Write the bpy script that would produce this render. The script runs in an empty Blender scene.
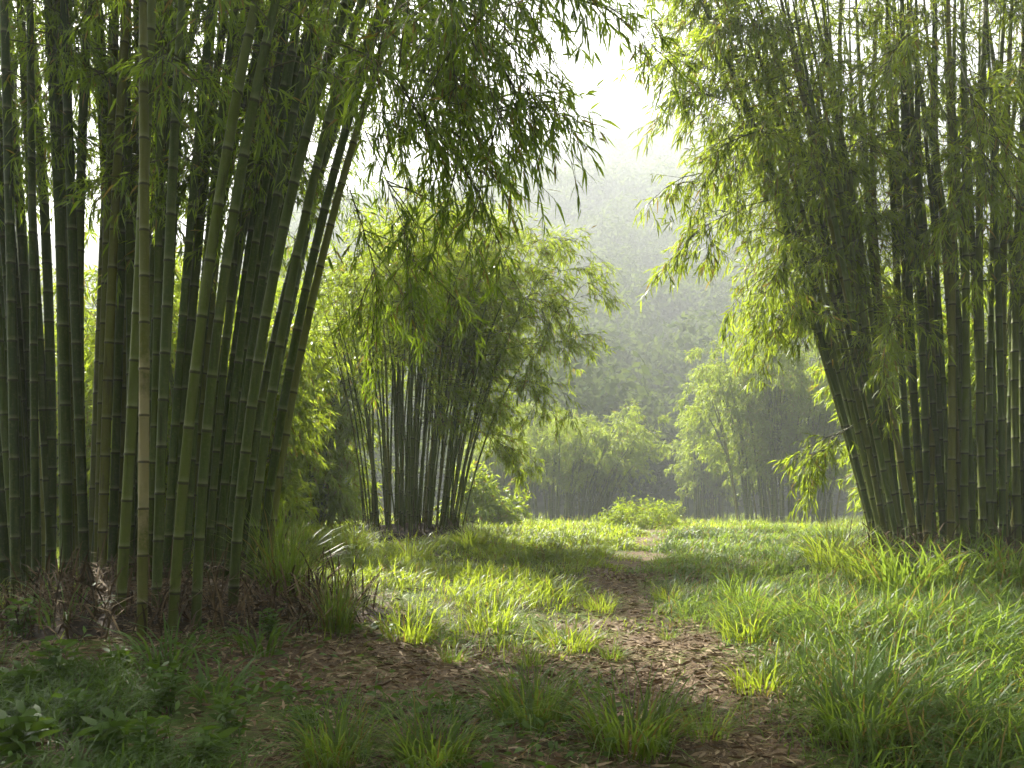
import bpy, math
import numpy as np

rng = np.random.default_rng(7)
scene = bpy.context.scene
COL = scene.collection
F = 820.0            # focal length in pixels of the 1024 px wide frame
HY = 470.0           # image row of the horizon
CAM_H = 1.5

# ------------------------------------------------------------------ helpers
def U(a, b, n=None):
    return rng.uniform(a, b, n)

def norm(v):
    return v / np.maximum(np.linalg.norm(v, axis=-1, keepdims=True), 1e-9)

def smooth(a, b, x):
    t = np.clip((np.asarray(x, float) - a) / (b - a), 0, 1)
    return t * t * (3 - 2 * t)

class Geo:
    """collects faces of up to three materials and links them as one mesh object"""
    def __init__(self):
        self.v, self.n = [], 0
        self.f, self.c, self.m, self.uv = [], [], [], []
    def add(self, verts, faces, mat=0, uv=None):
        verts = np.asarray(verts, np.float32).reshape(-1, 3)
        faces = np.asarray(faces, np.int64)
        self.v.append(verts)
        self.f.append((faces + self.n).ravel())
        self.c.append(np.full(len(faces), faces.shape[1], np.int32))
        self.m.append(np.full(len(faces), mat, np.int32))
        if uv is not None:
            self.uv.append(np.asarray(uv, np.float32).reshape(-1, 2)[faces.ravel()])
        self.n += len(verts)
    def more(self, faces, mat=0, back=0, uv=None):
        """faces over the vertices of the last add"""
        faces = np.asarray(faces, np.int64)
        self.f.append((faces + self.n - back).ravel())
        self.c.append(np.full(len(faces), faces.shape[1], np.int32))
        self.m.append(np.full(len(faces), mat, np.int32))
        if uv is not None:
            self.uv.append(np.asarray(uv, np.float32).reshape(-1, 2)[faces.ravel()])
    def mesh(self, name, mats, smooth_shade=False):
        me = bpy.data.meshes.new(name)
        v = np.concatenate(self.v); f = np.concatenate(self.f)
        c = np.concatenate(self.c); m = np.concatenate(self.m)
        me.vertices.add(len(v)); me.vertices.foreach_set('co', v.ravel())
        me.loops.add(len(f)); me.loops.foreach_set('vertex_index', f.astype(np.int32))
        me.polygons.add(len(c))
        st = np.zeros(len(c), np.int32); st[1:] = np.cumsum(c)[:-1]
        me.polygons.foreach_set('loop_start', st)
        me.polygons.foreach_set('loop_total', c)
        me.polygons.foreach_set('material_index', m)
        if smooth_shade:
            me.polygons.foreach_set('use_smooth', np.ones(len(c), bool))
        for mt in mats:
            me.materials.append(mt)
        if self.uv:
            uvl = me.uv_layers.new(name='UVMap')
            uvl.data.foreach_set('uv', np.concatenate(self.uv).ravel())
        me.update(calc_edges=True)
        return me
    def build(self, name, mats, parent=None, smooth_shade=False, origin=None):
        if origin is not None:
            self.v = [a - np.asarray(origin, np.float32) for a in self.v]
        o = bpy.data.objects.new(name, self.mesh(name, mats, smooth_shade))
        COL.objects.link(o)
        if parent is not None:
            o.parent = parent
        return o

def empty(name, loc):
    o = bpy.data.objects.new(name, None)
    o.empty_display_size = 0.3
    o.location = loc
    COL.objects.link(o)
    return o

def tag(o, label=None, cat=None, group=None, kind=None):
    if label: o['label'] = label
    if cat: o['category'] = cat
    if group: o['group'] = group
    if kind: o['kind'] = kind
    return o

# ------------------------------------------------------------------ terrain
def wav(x, y, s, seed=0.0):
    a = np.sin(x * s + 1.3 * seed + 1.7 * np.sin(y * s * 0.73 + seed))
    b = np.sin(y * s * 1.13 - 0.7 * seed + 1.5 * np.sin(x * s * 0.81 - seed))
    c = np.sin((x + y) * s * 0.61 + seed * 2.1)
    return (a + b + c) / 3.0

# path: distance y, centre x, half width
PATH = np.array([[2.0, 0.75, .5], [4.1, .95, .62], [5.1, 1.05, .70], [6.15, 1.15, .78], [7.2, 1.2, .72], [9.1, 1.1, .55],
                 [11.2, 1.5, .58], [15.4, 2.45, .46], [19.8, 3.35, .40], [25, 4.2, .3], [31, 4.6, .3]])

def path_mask(x, y):
    """1 on the trodden path and on the bare litter patch, 0 in the grass"""
    cx = np.interp(y, PATH[:, 0], PATH[:, 1]); hw = np.interp(y, PATH[:, 0], PATH[:, 2]) * 0.82
    w = 0.18 * wav(x, y, 2.7, 1.0) + 0.10 * wav(x, y, 6.1, 2.0)
    a = 1 - smooth(hw * 0.4, hw * 1.6, np.abs(x - cx) + 1.6 * w)
    a = a * (1 - smooth(20, 27, y))
    e = np.hypot((x + 0.85) / 1.8, (y - 6.2) / 0.95) + 0.6 * w
    b = 1 - smooth(0.75, 1.12, e)
    l = 1 - smooth(0.8, 1.15, np.hypot((x + 3.3) / 2.3, (y - 7.7) / 1.7) + 0.5 * w)
    return np.clip(np.maximum(np.maximum(a, b), l), 0, 1)

RIDGE_X = np.array([-520, -400, -240, -140, -17, 10, 35, 85, 150, 280, 520.0])
RIDGE_Z = np.array([45, 58, 80, 106, 119, 130, 138, 143, 146, 132, 105.0])

def bump(x, y, cx, cy, r, h):
    return h * np.exp(-(((x - cx) ** 2 + (y - cy) ** 2) / (r * r)))

def ground(x, y):
    x = np.asarray(x, float); y = np.asarray(y, float)
    z = 0.035 * wav(x, y, 0.9, 3) + 0.02 * wav(x, y, 2.3, 4) + 0.008 * wav(x, y, 7.0, 5)
    z = z + bump(x, y, -3.1, 7.9, 1.9, 0.24) + bump(x, y, 5.6, 10.8, 1.7, 0.30) + bump(x, y, -2.0, 16.6, 1.8, 0.28)
    z = z + bump(x, y, 3.3, 5.9, 1.4, 0.20) + bump(x, y, -0.9, 9.8, 1.2, 0.05)
    cx = np.interp(y, PATH[:, 0], PATH[:, 1])
    z = z - 0.05 * np.exp(-((x - cx) / 0.6) ** 2) * (1 - smooth(18, 26, y))
    z = z - 0.058 * np.clip(y - 20, 0, 32)
    rz = np.interp(x, RIDGE_X, RIDGE_Z)
    up = smooth(60, 400, y) ** 0.85
    up = up * (1 - 0.35 * smooth(400, 500, y))
    z = z + rz * up + smooth(70, 140, y) * (7.0 * wav(x, y, 0.026, 6) + 3.0 * wav(x, y, 0.06, 8))
    return z

def gp(px, py):
    """the ground point seen at pixel (px, py)"""
    d = 3.0
    for _ in range(4000):
        x = (px - 512) / F * d; z = CAM_H - (py - HY) / F * d
        if z <= ground(x, d):
            break
        d += 0.01
    return np.array([x, d, float(ground(x, d))])

def at(px, py, d):
    return np.array([(px - 512) / F * d, d, CAM_H - (py - HY) / F * d])

# ------------------------------------------------------------------ materials
def new_mat(name):
    m = bpy.data.materials.new(name); m.use_nodes = True
    nt = m.node_tree; nt.nodes.clear()
    out = nt.nodes.new('ShaderNodeOutputMaterial')
    return m, nt, out

def N(nt, t, **kw):
    n = nt.nodes.new(t)
    for k, v in kw.items():
        setattr(n, k, v)
    return n

def ramp(nt, stops, src, interp='LINEAR'):
    r = N(nt, 'ShaderNodeValToRGB'); r.color_ramp.interpolation = interp
    e = r.color_ramp.elements
    while len(e) < len(stops): e.new(0.5)
    for i, (p, c) in enumerate(stops):
        e[i].position = p; e[i].color = (*c, 1) if len(c) == 3 else c
    nt.links.new(src, r.inputs[0])
    return r.outputs[0]

def noise(nt, scale, detail=3, rough=0.55, coord='Object', vec=None):
    n = N(nt, 'ShaderNodeTexNoise'); n.inputs['Scale'].default_value = scale
    n.inputs['Detail'].default_value = detail; n.inputs['Roughness'].default_value = rough
    if vec is None:
        tc = N(nt, 'ShaderNodeTexCoord'); vec = tc.outputs[coord]
    nt.links.new(vec, n.inputs['Vector'])
    return n.outputs['Fac']

def mix(nt, fac, a, b, mode='MIX'):
    m = N(nt, 'ShaderNodeMix', data_type='RGBA', blend_type=mode)
    for s, i in ((fac, 0), (a, 6), (b, 7)):
        if isinstance(s, (int, float)): m.inputs[i].default_value = s
        elif isinstance(s, tuple): m.inputs[i].default_value = (*s, 1)
        else: nt.links.new(s, m.inputs[i])
    return m.outputs[2]

def math_(nt, op, a, b=0.0, clamp=False):
    m = N(nt, 'ShaderNodeMath', operation=op, use_clamp=clamp)
    for i, s in enumerate((a, b)):
        if isinstance(s, (int, float)): m.inputs[i].default_value = s
        else: nt.links.new(s, m.inputs[i])
    return m.outputs[0]

def leaf_mat(name, dark, light, trans, yellow=(0.20, 0.15, 0.03), yfrac=0.06, tmix=0.5, rough=0.45, nscale=0.9, spec=0.3):
    """leaf blade: reflects one colour, lets a yellower one through"""
    m, nt, out = new_mat(name)
    geo = N(nt, 'ShaderNodeNewGeometry')
    isl = geo.outputs['Random Per Island']
    n1 = noise(nt, nscale, 2)
    f = math_(nt, 'ADD', math_(nt, 'MULTIPLY', isl, 0.55), math_(nt, 'MULTIPLY', math_(nt, 'SUBTRACT', n1, 0.28), 1.1), True)
    c = mix(nt, f, dark, light)
    dry = math_(nt, 'GREATER_THAN', math_(nt, 'FRACT', math_(nt, 'MULTIPLY', isl, 37.7)), 1 - yfrac)
    c = mix(nt, dry, c, yellow)
    t = mix(nt, f, tuple(0.7 * k for k in trans), trans)
    t = mix(nt, dry, t, tuple(1.2 * k for k in yellow))
    p = N(nt, 'ShaderNodeBsdfPrincipled'); nt.links.new(c, p.inputs['Base Color'])
    p.inputs['Roughness'].default_value = rough; p.inputs['Specular IOR Level'].default_value = spec
    tr = N(nt, 'ShaderNodeBsdfTranslucent'); nt.links.new(t, tr.inputs['Color'])
    mx = N(nt, 'ShaderNodeMixShader'); mx.inputs[0].default_value = tmix
    nt.links.new(p.outputs[0], mx.inputs[1]); nt.links.new(tr.outputs[0], mx.inputs[2])
    nt.links.new(mx.outputs[0], out.inputs['Surface'])
    return m

def culm_mat(name, greens, pale=0.0):
    """bamboo stem: UV.y counts internodes, so every node gets its dark scar and waxy band"""
    m, nt, out = new_mat(name)
    uv = N(nt, 'ShaderNodeUVMap'); sep = N(nt, 'ShaderNodeSeparateXYZ'); nt.links.new(uv.outputs[0], sep.inputs[0])
    fr = math_(nt, 'FRACT', sep.outputs[1])
    oi = N(nt, 'ShaderNodeObjectInfo')
    n1 = noise(nt, 2.2, 4, 0.6)
    n2 = noise(nt, 34, 3, 0.6)
    base = ramp(nt, [(0.0, greens[0]), (0.4, greens[1]), (0.75, greens[2]), (1.0, greens[3])], oi.outputs['Random'])
    base = mix(nt, math_(nt, 'MULTIPLY', n1, 0.55), base, greens[4])
    spots = ramp(nt, [(0.52, (0, 0, 0)), (0.66, (1, 1, 1))], n2)
    base = mix(nt, math_(nt, 'MULTIPLY', spots, 0.22), base, (0.17, 0.16, 0.06))
    tc = N(nt, 'ShaderNodeTexCoord'); mp = N(nt, 'ShaderNodeMapping'); mp.inputs['Scale'].default_value = (16, 16, 1.6)
    nt.links.new(tc.outputs['Object'], mp.inputs['Vector'])
    n3 = noise(nt, 1.0, 4, 0.65, vec=mp.outputs[0])
    streak = ramp(nt, [(0.50, (0, 0, 0)), (0.68, (1, 1, 1))], n3)
    base = mix(nt, math_(nt, 'MULTIPLY', streak, 0.5), base, (0.100, 0.115, 0.022))
    grime = ramp(nt, [(0.30, (1, 1, 1)), (0.46, (0, 0, 0))], n3)
    base = mix(nt, math_(nt, 'MULTIPLY', grime, 0.6), base, (0.022, 0.020, 0.008))
    if pale:
        blot = ramp(nt, [(0.30, (0, 0, 0)), (0.5, (1, 1, 1))], n1)
        low = ramp(nt, [(0.13, (.12, .12, .12)), (0.19, (1, 1, 1)), (0.34, (1, 1, 1)), (0.42, (0.08, 0.08, 0.08))],
                   math_(nt, 'DIVIDE', math_(nt, 'ADD', sep.outputs[1], math_(nt, 'MULTIPLY', math_(nt, 'SUBTRACT', noise(nt, 7, 4, 0.7), 0.5), 4.0)), 16.0))
        base = mix(nt, math_(nt, 'MULTIPLY', low, pale), base, mix(nt, blot, (0.12, 0.115, 0.04), (0.30, 0.25, 0.13)))
    band = ramp(nt, [(0.0, (0, 0, 0)), (0.03, (0, 0, 0)), (0.05, (1, 1, 1)), (0.085, (.6, .6, .6)), (0.15, (0, 0, 0))], fr)
    base = mix(nt, math_(nt, 'MULTIPLY', band, 0.32), base, (0.26, 0.26, 0.15))
    scar = ramp(nt, [(0.0, (1, 1, 1)), (0.022, (1, 1, 1)), (0.04, (0, 0, 0)), (0.975, (0, 0, 0)), (0.99, (1, 1, 1))], fr)
    base = mix(nt, math_(nt, 'MULTIPLY', scar, 0.8), base, (0.035, 0.030, 0.015))
    p = N(nt, 'ShaderNodeBsdfPrincipled'); nt.links.new(base, p.inputs['Base Color'])
    r = math_(nt, 'ADD', math_(nt, 'MULTIPLY', n2, 0.3), 0.42); nt.links.new(r, p.inputs['Roughness'])
    p.inputs['Specular IOR Level'].default_value = 0.2
    nt.links.new(p.outputs[0], out.inputs['Surface'])
    return m

def plain_mat(name, a, b, scale=6, rough=0.85, island=False, c3=None):
    m, nt, out = new_mat(name)
    n1 = noise(nt, scale, 4, 0.6)
    c = mix(nt, ramp(nt, [(0.35, (0, 0, 0)), (0.65, (1, 1, 1))], n1), a, b)
    if island:
        geo = N(nt, 'ShaderNodeNewGeometry')
        st = [(0, a), (0.5, b), (1, c3 or b)]
        c = mix(nt, 0.3, ramp(nt, st, geo.outputs['Random Per Island']), c)
    p = N(nt, 'ShaderNodeBsdfPrincipled'); nt.links.new(c, p.inputs['Base Color'])
    p.inputs['Roughness'].default_value = rough; p.inputs['Specular IOR Level'].default_value = 0.25
    nt.links.new(p.outputs[0], out.inputs['Surface'])
    return m

def soil_mat(name, cols, green, gamt):
    m, nt, out = new_mat(name)
    n1 = noise(nt, 1.3, 5, 0.6); n2 = noise(nt, 14, 5, 0.7); n3 = noise(nt, 70, 3, 0.6); n4 = noise(nt, 0.55, 4, 0.6)
    c = ramp(nt, [(0.3, cols[0]), (0.5, cols[1]), (0.68, cols[2])], n2)
    c = mix(nt, ramp(nt, [(0.4, (0, 0, 0)), (0.65, (0.7, 0.7, 0.7))], n3), c, cols[3])
    c = mix(nt, ramp(nt, [(0.35, (0, 0, 0)), (0.6, (0.6, 0.6, 0.6))], n4), c, cols[0])
    g = ramp(nt, [(0.62 - gamt * 0.4, (0, 0, 0)), (0.72 - gamt * 0.4, (1, 1, 1))], mix(nt, 0.35, n1, n2))
    gc = mix(nt, n3, green[0], green[1])
    c = mix(nt, g, c, gc)
    bmp = N(nt, 'ShaderNodeBump'); bmp.inputs['Strength'].default_value = 0.8; bmp.inputs['Distance'].default_value = 0.03
    nt.links.new(mix(nt, 0.5, n2, n3), bmp.inputs['Height'])
    p = N(nt, 'ShaderNodeBsdfPrincipled'); nt.links.new(c, p.inputs['Base Color'])
    p.inputs['Roughness'].default_value = 0.9; p.inputs['Specular IOR Level'].default_value = 0.2
    nt.links.new(bmp.outputs[0], p.inputs['Normal'])
    nt.links.new(p.outputs[0], out.inputs['Surface'])
    return m

GREENS = [(0.022, 0.044, 0.003), (0.040, 0.074, 0.004), (0.072, 0.108, 0.005), (0.135, 0.125, 0.012), (0.020, 0.030, 0.003)]
M = {
    'culm': culm_mat('bamboo_culm', GREENS),
    'culm_lit': culm_mat('bamboo_culm_lit', [(0.050, 0.082, 0.010), (0.080, 0.120, 0.013), (0.115, 0.145, 0.018), (0.17, 0.155, 0.030), (0.055, 0.068, 0.012)]),  # lighter copy of the culm greens; light and haze painted into the colour
    'culm_pale': culm_mat('bamboo_culm_pale', GREENS, 0.85),
    'twig': plain_mat('bamboo_twig', (0.045, 0.05, 0.015), (0.09, 0.085, 0.03), 9, 0.7),
    'leaf_deep': leaf_mat('bamboo_leaf_deep', (0.027, 0.070, 0.007), (0.068, 0.122, 0.011), (0.33, 0.47, 0.025), tmix=0.55),
    'leaf_fresh': leaf_mat('bamboo_leaf_fresh', (0.042, 0.086, 0.008), (0.090, 0.142, 0.014), (0.40, 0.51, 0.03), tmix=0.55),
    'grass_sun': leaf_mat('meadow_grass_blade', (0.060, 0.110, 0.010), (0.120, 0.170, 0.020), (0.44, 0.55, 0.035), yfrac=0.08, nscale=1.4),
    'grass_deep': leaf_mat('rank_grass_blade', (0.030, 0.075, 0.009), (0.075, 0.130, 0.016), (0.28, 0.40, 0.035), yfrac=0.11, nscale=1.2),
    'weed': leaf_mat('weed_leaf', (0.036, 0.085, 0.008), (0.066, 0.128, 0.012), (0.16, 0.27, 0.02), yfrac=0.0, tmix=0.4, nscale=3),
    'forest': leaf_mat('forest_leaf', (0.022, 0.045, 0.012), (0.080, 0.115, 0.022), (0.14, 0.19, 0.03), yfrac=0.0, tmix=0.3, nscale=0.11, rough=0.95, spec=0.0),
    'litter': plain_mat('dry_leaf', (0.060, 0.036, 0.018), (0.16, 0.100, 0.048), 8, 0.75, True, (0.42, 0.33, 0.20)),
    'sheath': plain_mat('dry_sheath', (0.035, 0.025, 0.012), (0.09, 0.060, 0.028), 8, 0.9, True, (0.20, 0.14, 0.07)),
    'mound': plain_mat('root_soil', (0.022, 0.016, 0.010), (0.06, 0.042, 0.025), 9, 0.95),
    'ground': soil_mat('meadow_soil', [(0.05, 0.035, 0.02), (0.085, 0.06, 0.03), (0.12, 0.09, 0.045), (0.16, 0.12, 0.06)],
                       [(0.035, 0.060, 0.010), (0.085, 0.115, 0.016)], 0.50),
    'path': soil_mat('trodden_soil', [(0.045, 0.030, 0.018), (0.095, 0.062, 0.034), (0.16, 0.110, 0.060), (0.22, 0.165, 0.095)],
                     [(0.05, 0.075, 0.012), (0.12, 0.135, 0.02)], 0.30),
    'hill': plain_mat('hill_soil', (0.03, 0.05, 0.015), (0.05, 0.07, 0.02), 0.1, 0.95),
}

# ------------------------------------------------------------------ plant geometry
def add_leaves(g, P, D, L, W, droop, mat=0, fine=True):
    """lance-shaped leaves: base points P, directions D, lengths L, widths W"""
    n = len(P)
    L = np.asarray(L)[:, None]; W = np.asarray(W)[:, None]; droop = np.asarray(droop)[:, None]
    R = norm(rng.normal(size=(n, 3)) + np.array([0, 0, 0.8]))
    S = norm(np.cross(D, R)); Nn = np.cross(S, D)
    z = np.array([0, 0, 1.0])
    if fine:
        a = P + D * (0.28 * L) - z * (droop * L * 0.07)
        b = P + D * (0.62 * L) - z * (droop * L * 0.34)
        t = P + D * L - z * (droop * L * 0.85)
        k = Nn * (0.18 * W)
        V = np.stack([P, a - S * W * 0.5 + k, a + S * W * 0.5 + k, b - S * W * 0.40 + k, b + S * W * 0.40 + k, t], 1)
        i = (np.arange(n) * 6)[:, None]
        g.add(V, i + np.array([[0, 2, 1]]), mat)
        g.more(i + np.array([[1, 2, 4, 3]]), mat, n * 6)
        g.more(i + np.array([[3, 4, 5]]), mat, n * 6)
    else:
        a = P + D * (0.42 * L) - z * (droop * L * 0.12)
        t = P + D * L - z * (droop * L * 0.7)
        V = np.stack([P, a + S * W * 0.5, t, a - S * W * 0.5], 1)
        i = (np.arange(n) * 4)[:, None]
        g.add(V, i + np.array([[0, 1, 2, 3]]), mat)

def add_sticks(g, A, B, ra, rb, mat=0):
    """straight three-sided sticks from A to B"""
    n = len(A)
    D = norm(B - A); S = norm(np.cross(D, np.array([0.31, 0.2, 0.93]))); T = np.cross(D, S)
    ra = np.broadcast_to(np.asarray(ra, float), (n,))[:, None]; rb = np.broadcast_to(np.asarray(rb, float), (n,))[:, None]
    vs = []
    for P, r in ((A, ra), (B, rb)):
        for k in range(3):
            an = k * 2 * math.pi / 3
            vs.append(P + r * (S * math.cos(an) + T * math.sin(an)))
    V = np.stack(vs, 1); i = (np.arange(n) * 6)[:, None]
    g.add(V, i + np.array([[0, 1, 4, 3]]), mat)
    g.more(i + np.array([[1, 2, 5, 4]]), mat, n * 6)
    g.more(i + np.array([[2, 0, 3, 5]]), mat, n * 6)

def add_tube(g, pts, rad, sides=8, mat=0, vcoord=None):
    pts = np.asarray(pts, float); m = len(pts)
    T = norm(np.gradient(pts, axis=0))
    ref = np.array([1.0, 0.05, 0.02])
    Bv = norm(np.cross(T, ref)); Av = np.cross(Bv, T)
    an = np.arange(sides) * 2 * math.pi / sides
    V = pts[:, None] + np.asarray(rad)[:, None, None] * (Av[:, None] * np.cos(an)[None, :, None] + Bv[:, None] * np.sin(an)[None, :, None])
    q = []
    r = np.arange(m - 1)[:, None] * sides; k = np.arange(sides)[None]; k2 = (k + 1) % sides
    Q = np.stack([r + k, r + k2, r + sides + k2, r + sides + k], -1).reshape(-1, 4)
    uv = None
    if vcoord is not None:
        uv = np.stack([np.broadcast_to(an / 6.2832, (m, sides)), np.broadcast_to(np.asarray(vcoord)[:, None], (m, sides))], -1)
    g.add(V, Q, mat, uv)

def add_blades(g, P, az, L, W, lean, mat=0, rows=(0.0, 0.4, 0.75)):
    """grass blades: arching ribbons from base points P"""
    n = len(P)
    H = np.stack([np.cos(az), np.sin(az), np.zeros(n)], 1)
    tw = az + math.pi / 2 + rng.normal(0, 0.5, n)
    S = np.stack([np.cos(tw), np.sin(tw), np.zeros(n)], 1)
    L = L[:, None]; W = W[:, None]; lean = lean[:, None]
    def pos(t):
        return P + H * (L * lean * (0.25 * t + 0.75 * t ** 2)) + np.array([0, 0, 1.0]) * (L * (t - 0.62 * np.minimum(lean, 1.3) * t ** 2.4))
    wd = {0: 0.55, 1: 1.0, 2: 0.75}
    vs = []
    for k, t in enumerate(rows):
        c = pos(t); w = wd.get(k, .6)
        vs += [c - S * W * 0.5 * w, c + S * W * 0.5 * w]
    vs.append(pos(1.0))
    V = np.stack(vs, 1); c = V.shape[1]; i = (np.arange(n) * c)[:, None]
    nr = len(rows)
    g.add(V, i + np.array([[2 * nr - 2, 2 * nr - 1, 2 * nr]]), mat)
    for k in range(nr - 1):
        g.more(i + np.array([[2 * k, 2 * k + 1, 2 * k + 3, 2 * k + 2]]), mat, n * c)

# ------------------------------------------------------------------ bamboo
def culm_mesh(pts, r0, inter, sides=9, taper=0.55, tip=0.007):
    """tube with swollen nodes; UV.y counts internodes"""
    seg = np.linalg.norm(np.diff(pts, axis=0), axis=1); s = np.concatenate([[0], np.cumsum(seg)]); Lt = s[-1]
    nodes = int(Lt / inter)
    vs = []
    for k in range(nodes):
        vs += [k, k + 0.02, k + 0.05, k + 0.5, k + 0.97]
    vs = np.array(vs + [nodes])
    sv = vs * inter
    P = np.stack([np.interp(sv, s, pts[:, i]) for i in range(3)], 1)
    t = sv / Lt
    r = np.maximum(r0 * (1 - 0.15 * t) * (1 - smooth(taper, 1.02, t)), tip)
    fr = vs - np.floor(vs)
    r = r * np.where(fr < 0.01, 1.10, np.where(fr < 0.03, 1.07, np.where(fr > .96, 0.97, 0.98)))
    g = Geo(); add_tube(g, P, r, sides, 0, vs)
    return g

def screen_culm(base, mid, top, d, drift=0.0, ytop=-330, arch=0.0):
    """a culm through three points of the view at distance d (drift = change of distance by row 0); real 3D curve"""
    ys = np.array([base[1], mid[1], top[1]], float); xs = np.array([base[0], mid[0], top[0]], float)
    co = np.polyfit(ys, xs, 2)
    py = np.linspace(base[1] + 6, ytop, 46)
    px = np.polyval(co, py)
    u = np.clip((base[1] - py) / base[1], 0, 2)
    dd = d + drift * u
    x = (px - 512) / F * dd; z = CAM_H - (py - HY) / F * dd
    over = np.clip(u - 1.0, 0, 1)
    x = x + arch * over ** 2
    z = z - 1.0 * over ** 2.2
    return np.stack([x, dd, z], 1)

def free_culm(b, H, lean, bend=0.6, droop=0.10):
    t = np.linspace(0, 1, 36)[:, None]
    hor = np.array([lean[0], lean[1], 0.0])
    wob = np.stack([np.sin(t[:, 0] * 5 + rng.uniform(0, 6)), np.cos(t[:, 0] * 4 + rng.uniform(0, 6)), 0 * t[:, 0]], 1) * 0.025
    return b + hor * ((1 - bend) * t + bend * t ** 2.2) + np.array([0, 0, 1.0]) * H * (t - droop * t ** 4) + wob * t

def branches(pts, t0, n, Lr, up=(0.1, 0.7), out=None, t1=1.0, shrink=0.5):
    t = np.sort(U(t0, t1, n)) if n > 1 else np.array([0.5 * (t0 + t1)])
    idx = t * (len(pts) - 1)
    S = np.stack([np.interp(idx, np.arange(len(pts)), pts[:, i]) for i in range(3)], 1)
    az = U(0, 2 * math.pi, n)
    H = np.stack([np.cos(az), np.sin(az)], 1)
    if out is not None:
        H = H + np.asarray(out)[None]
        H = norm(H)
    u = U(up[0], up[1], n)
    D = norm(np.concatenate([H, u[:, None]], 1))
    L = U(Lr[0], Lr[1], n) * (1 - shrink * smooth(0.7, 1.0, t))
    return S, D, L

def foliage(g, S, D, L, sag=0.55, twigs=14, per=7, leaf=(0.11, 0.19), wid=0.13, twl=(0.18, 0.42), fine=True, stick=True, droop=0.45, spread=0.75, qmin=0.2):
    """leafy branches: mat 0 leaf, mat 1 twig"""
    n = len(S); z = np.array([0, 0, 1.0])
    if n == 0: return
    if stick:
        q = [0, 0.35, 0.7, 1.0]
        P = [S + D * L[:, None] * k - z * (sag * L * k * k)[:, None] for k in q]
        for k in range(3):
            add_sticks(g, P[k], P[k + 1], 0.008 * (1 - 0.28 * k), 0.008 * (0.72 - 0.28 * k) + 0.001, 1)
    q = U(qmin, 1.0, n * twigs) ** 0.8
    Sr, Dr, Lr = np.repeat(S, twigs, 0), np.repeat(D, twigs, 0), np.repeat(L, twigs)
    P = Sr + Dr * (Lr * q)[:, None] - z * (sag * Lr * q * q)[:, None]
    tan = norm(Dr - z * (2 * sag * q)[:, None])
    td = norm(tan * 0.75 + rng.normal(0, spread * 0.62, (len(q), 3)) - z * 0.18)
    tl = U(twl[0], twl[1], len(q))
    if stick:
        add_sticks(g, P, P + td * tl[:, None] - z * (0.12 * tl)[:, None], 0.0032, 0.0016, 1)
    w = U(0.35, 1.05, len(q) * per)
    Pr, tr, lr = np.repeat(P, per, 0), np.repeat(td, per, 0), np.repeat(tl, per)
    B = Pr + tr * (lr * w)[:, None] - z * (0.12 * lr * w * w)[:, None]
    ld = norm(tr * 0.8 + rng.normal(0, 0.48, (len(w), 3)) - z * droop)
    ll = U(leaf[0], leaf[1], len(w))
    add_leaves(g, B, ld, ll, ll * wid, U(0.05, 0.55, len(w)), 0, fine)

def bough_list(lst):
    """explicit boughs: ((px,py),(px,py), d0, d1, sag)"""
    S, D, L, sg = [], [], [], []
    for (a, b, d0, d1, sag) in lst:
        A, B = at(a[0], a[1], d0), at(b[0], b[1], d1)
        v = B - A; l = np.linalg.norm(v)
        v = v + np.array([0, 0, sag * l])
        S.append(A); D.append(norm(v)); L.append(np.linalg.norm(v)); sg.append(sag)
    return np.array(S), np.array(D), np.array(L), sg

def add_culms(root, culms, inter=0.42, sides=9, pale=(), mat='culm', lit_culms=()):
    o0 = np.array(root.location)
    for k, (pts, r0) in enumerate(culms):
        g = culm_mesh(pts, r0, inter * U(0.88, 1.12), sides)
        c = g.build('culm', [M['culm_pale'] if k in pale else M['culm_lit' if k in lit_culms else mat]], root, True, o0)
        if k in pale: c['label'] = 'pale tan weathered culm with grey blotches'

def sheaths(root, centre, rx, ry, n, L=(0.25, 0.8)):
    """dry brown sheaths and strips leaning between the culm feet"""
    an = U(0, 6.283, n); rr = np.sqrt(U(0.15, 1.15, n))
    x = centre[0] + rx * rr * np.cos(an); y = centre[1] + ry * rr * np.sin(an)
    P = np.stack([x, y, top(x, y) + U(-0.02, 0.03, n)], 1)
    g = Geo()
    add_blades(g, P, U(0, 6.283, n), U(L[0], L[1], n), U(0.006, 0.024, n), U(0.2, 1.6, n))
    g.build('dry_sheath', [M['sheath']], root, False, np.array(root.location))

MOUNDS = []
def top(x, y):
    z = ground(x, y)
    for (c, rx, ry, h) in MOUNDS:
        f = np.hypot((x - c[0]) / rx, (y - c[1]) / ry)
        z = z + np.where(f < 1, h * (1 - np.minimum(f, 1) ** 2.2), 0)
    return z

def mound(root, c, rx, ry, h):
    MOUNDS.append((c, rx, ry, h))
    k, rg = 40, 9
    g = Geo(); V = []
    for i in range(rg + 1):
        f = i / rg
        a = np.arange(k) * 2 * math.pi / k
        w = 1 + 0.16 * np.sin(3 * a + 1) + 0.10 * np.sin(7 * a + 2)
        x = c[0] + rx * f * w * np.cos(a); y = c[1] + ry * f * w * np.sin(a)
        z = ground(x, y) + h * (1 - f ** 2.2) - 0.03 * (f > 0.95) + 0.03 * np.sin(9 * a + 5 * f) * (1 - f)
        V.append(np.stack([x, y, z], 1))
    V = np.concatenate(V)
    r = np.arange(rg)[:, None] * k; q = np.arange(k)[None]; q2 = (q + 1) % k
    g.add(V, np.stack([r + q, r + k + q, r + k + q2, r + q2], -1).reshape(-1, 4))
    g.build('root_mound', [M['mound']], root, True, np.array(root.location))

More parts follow.
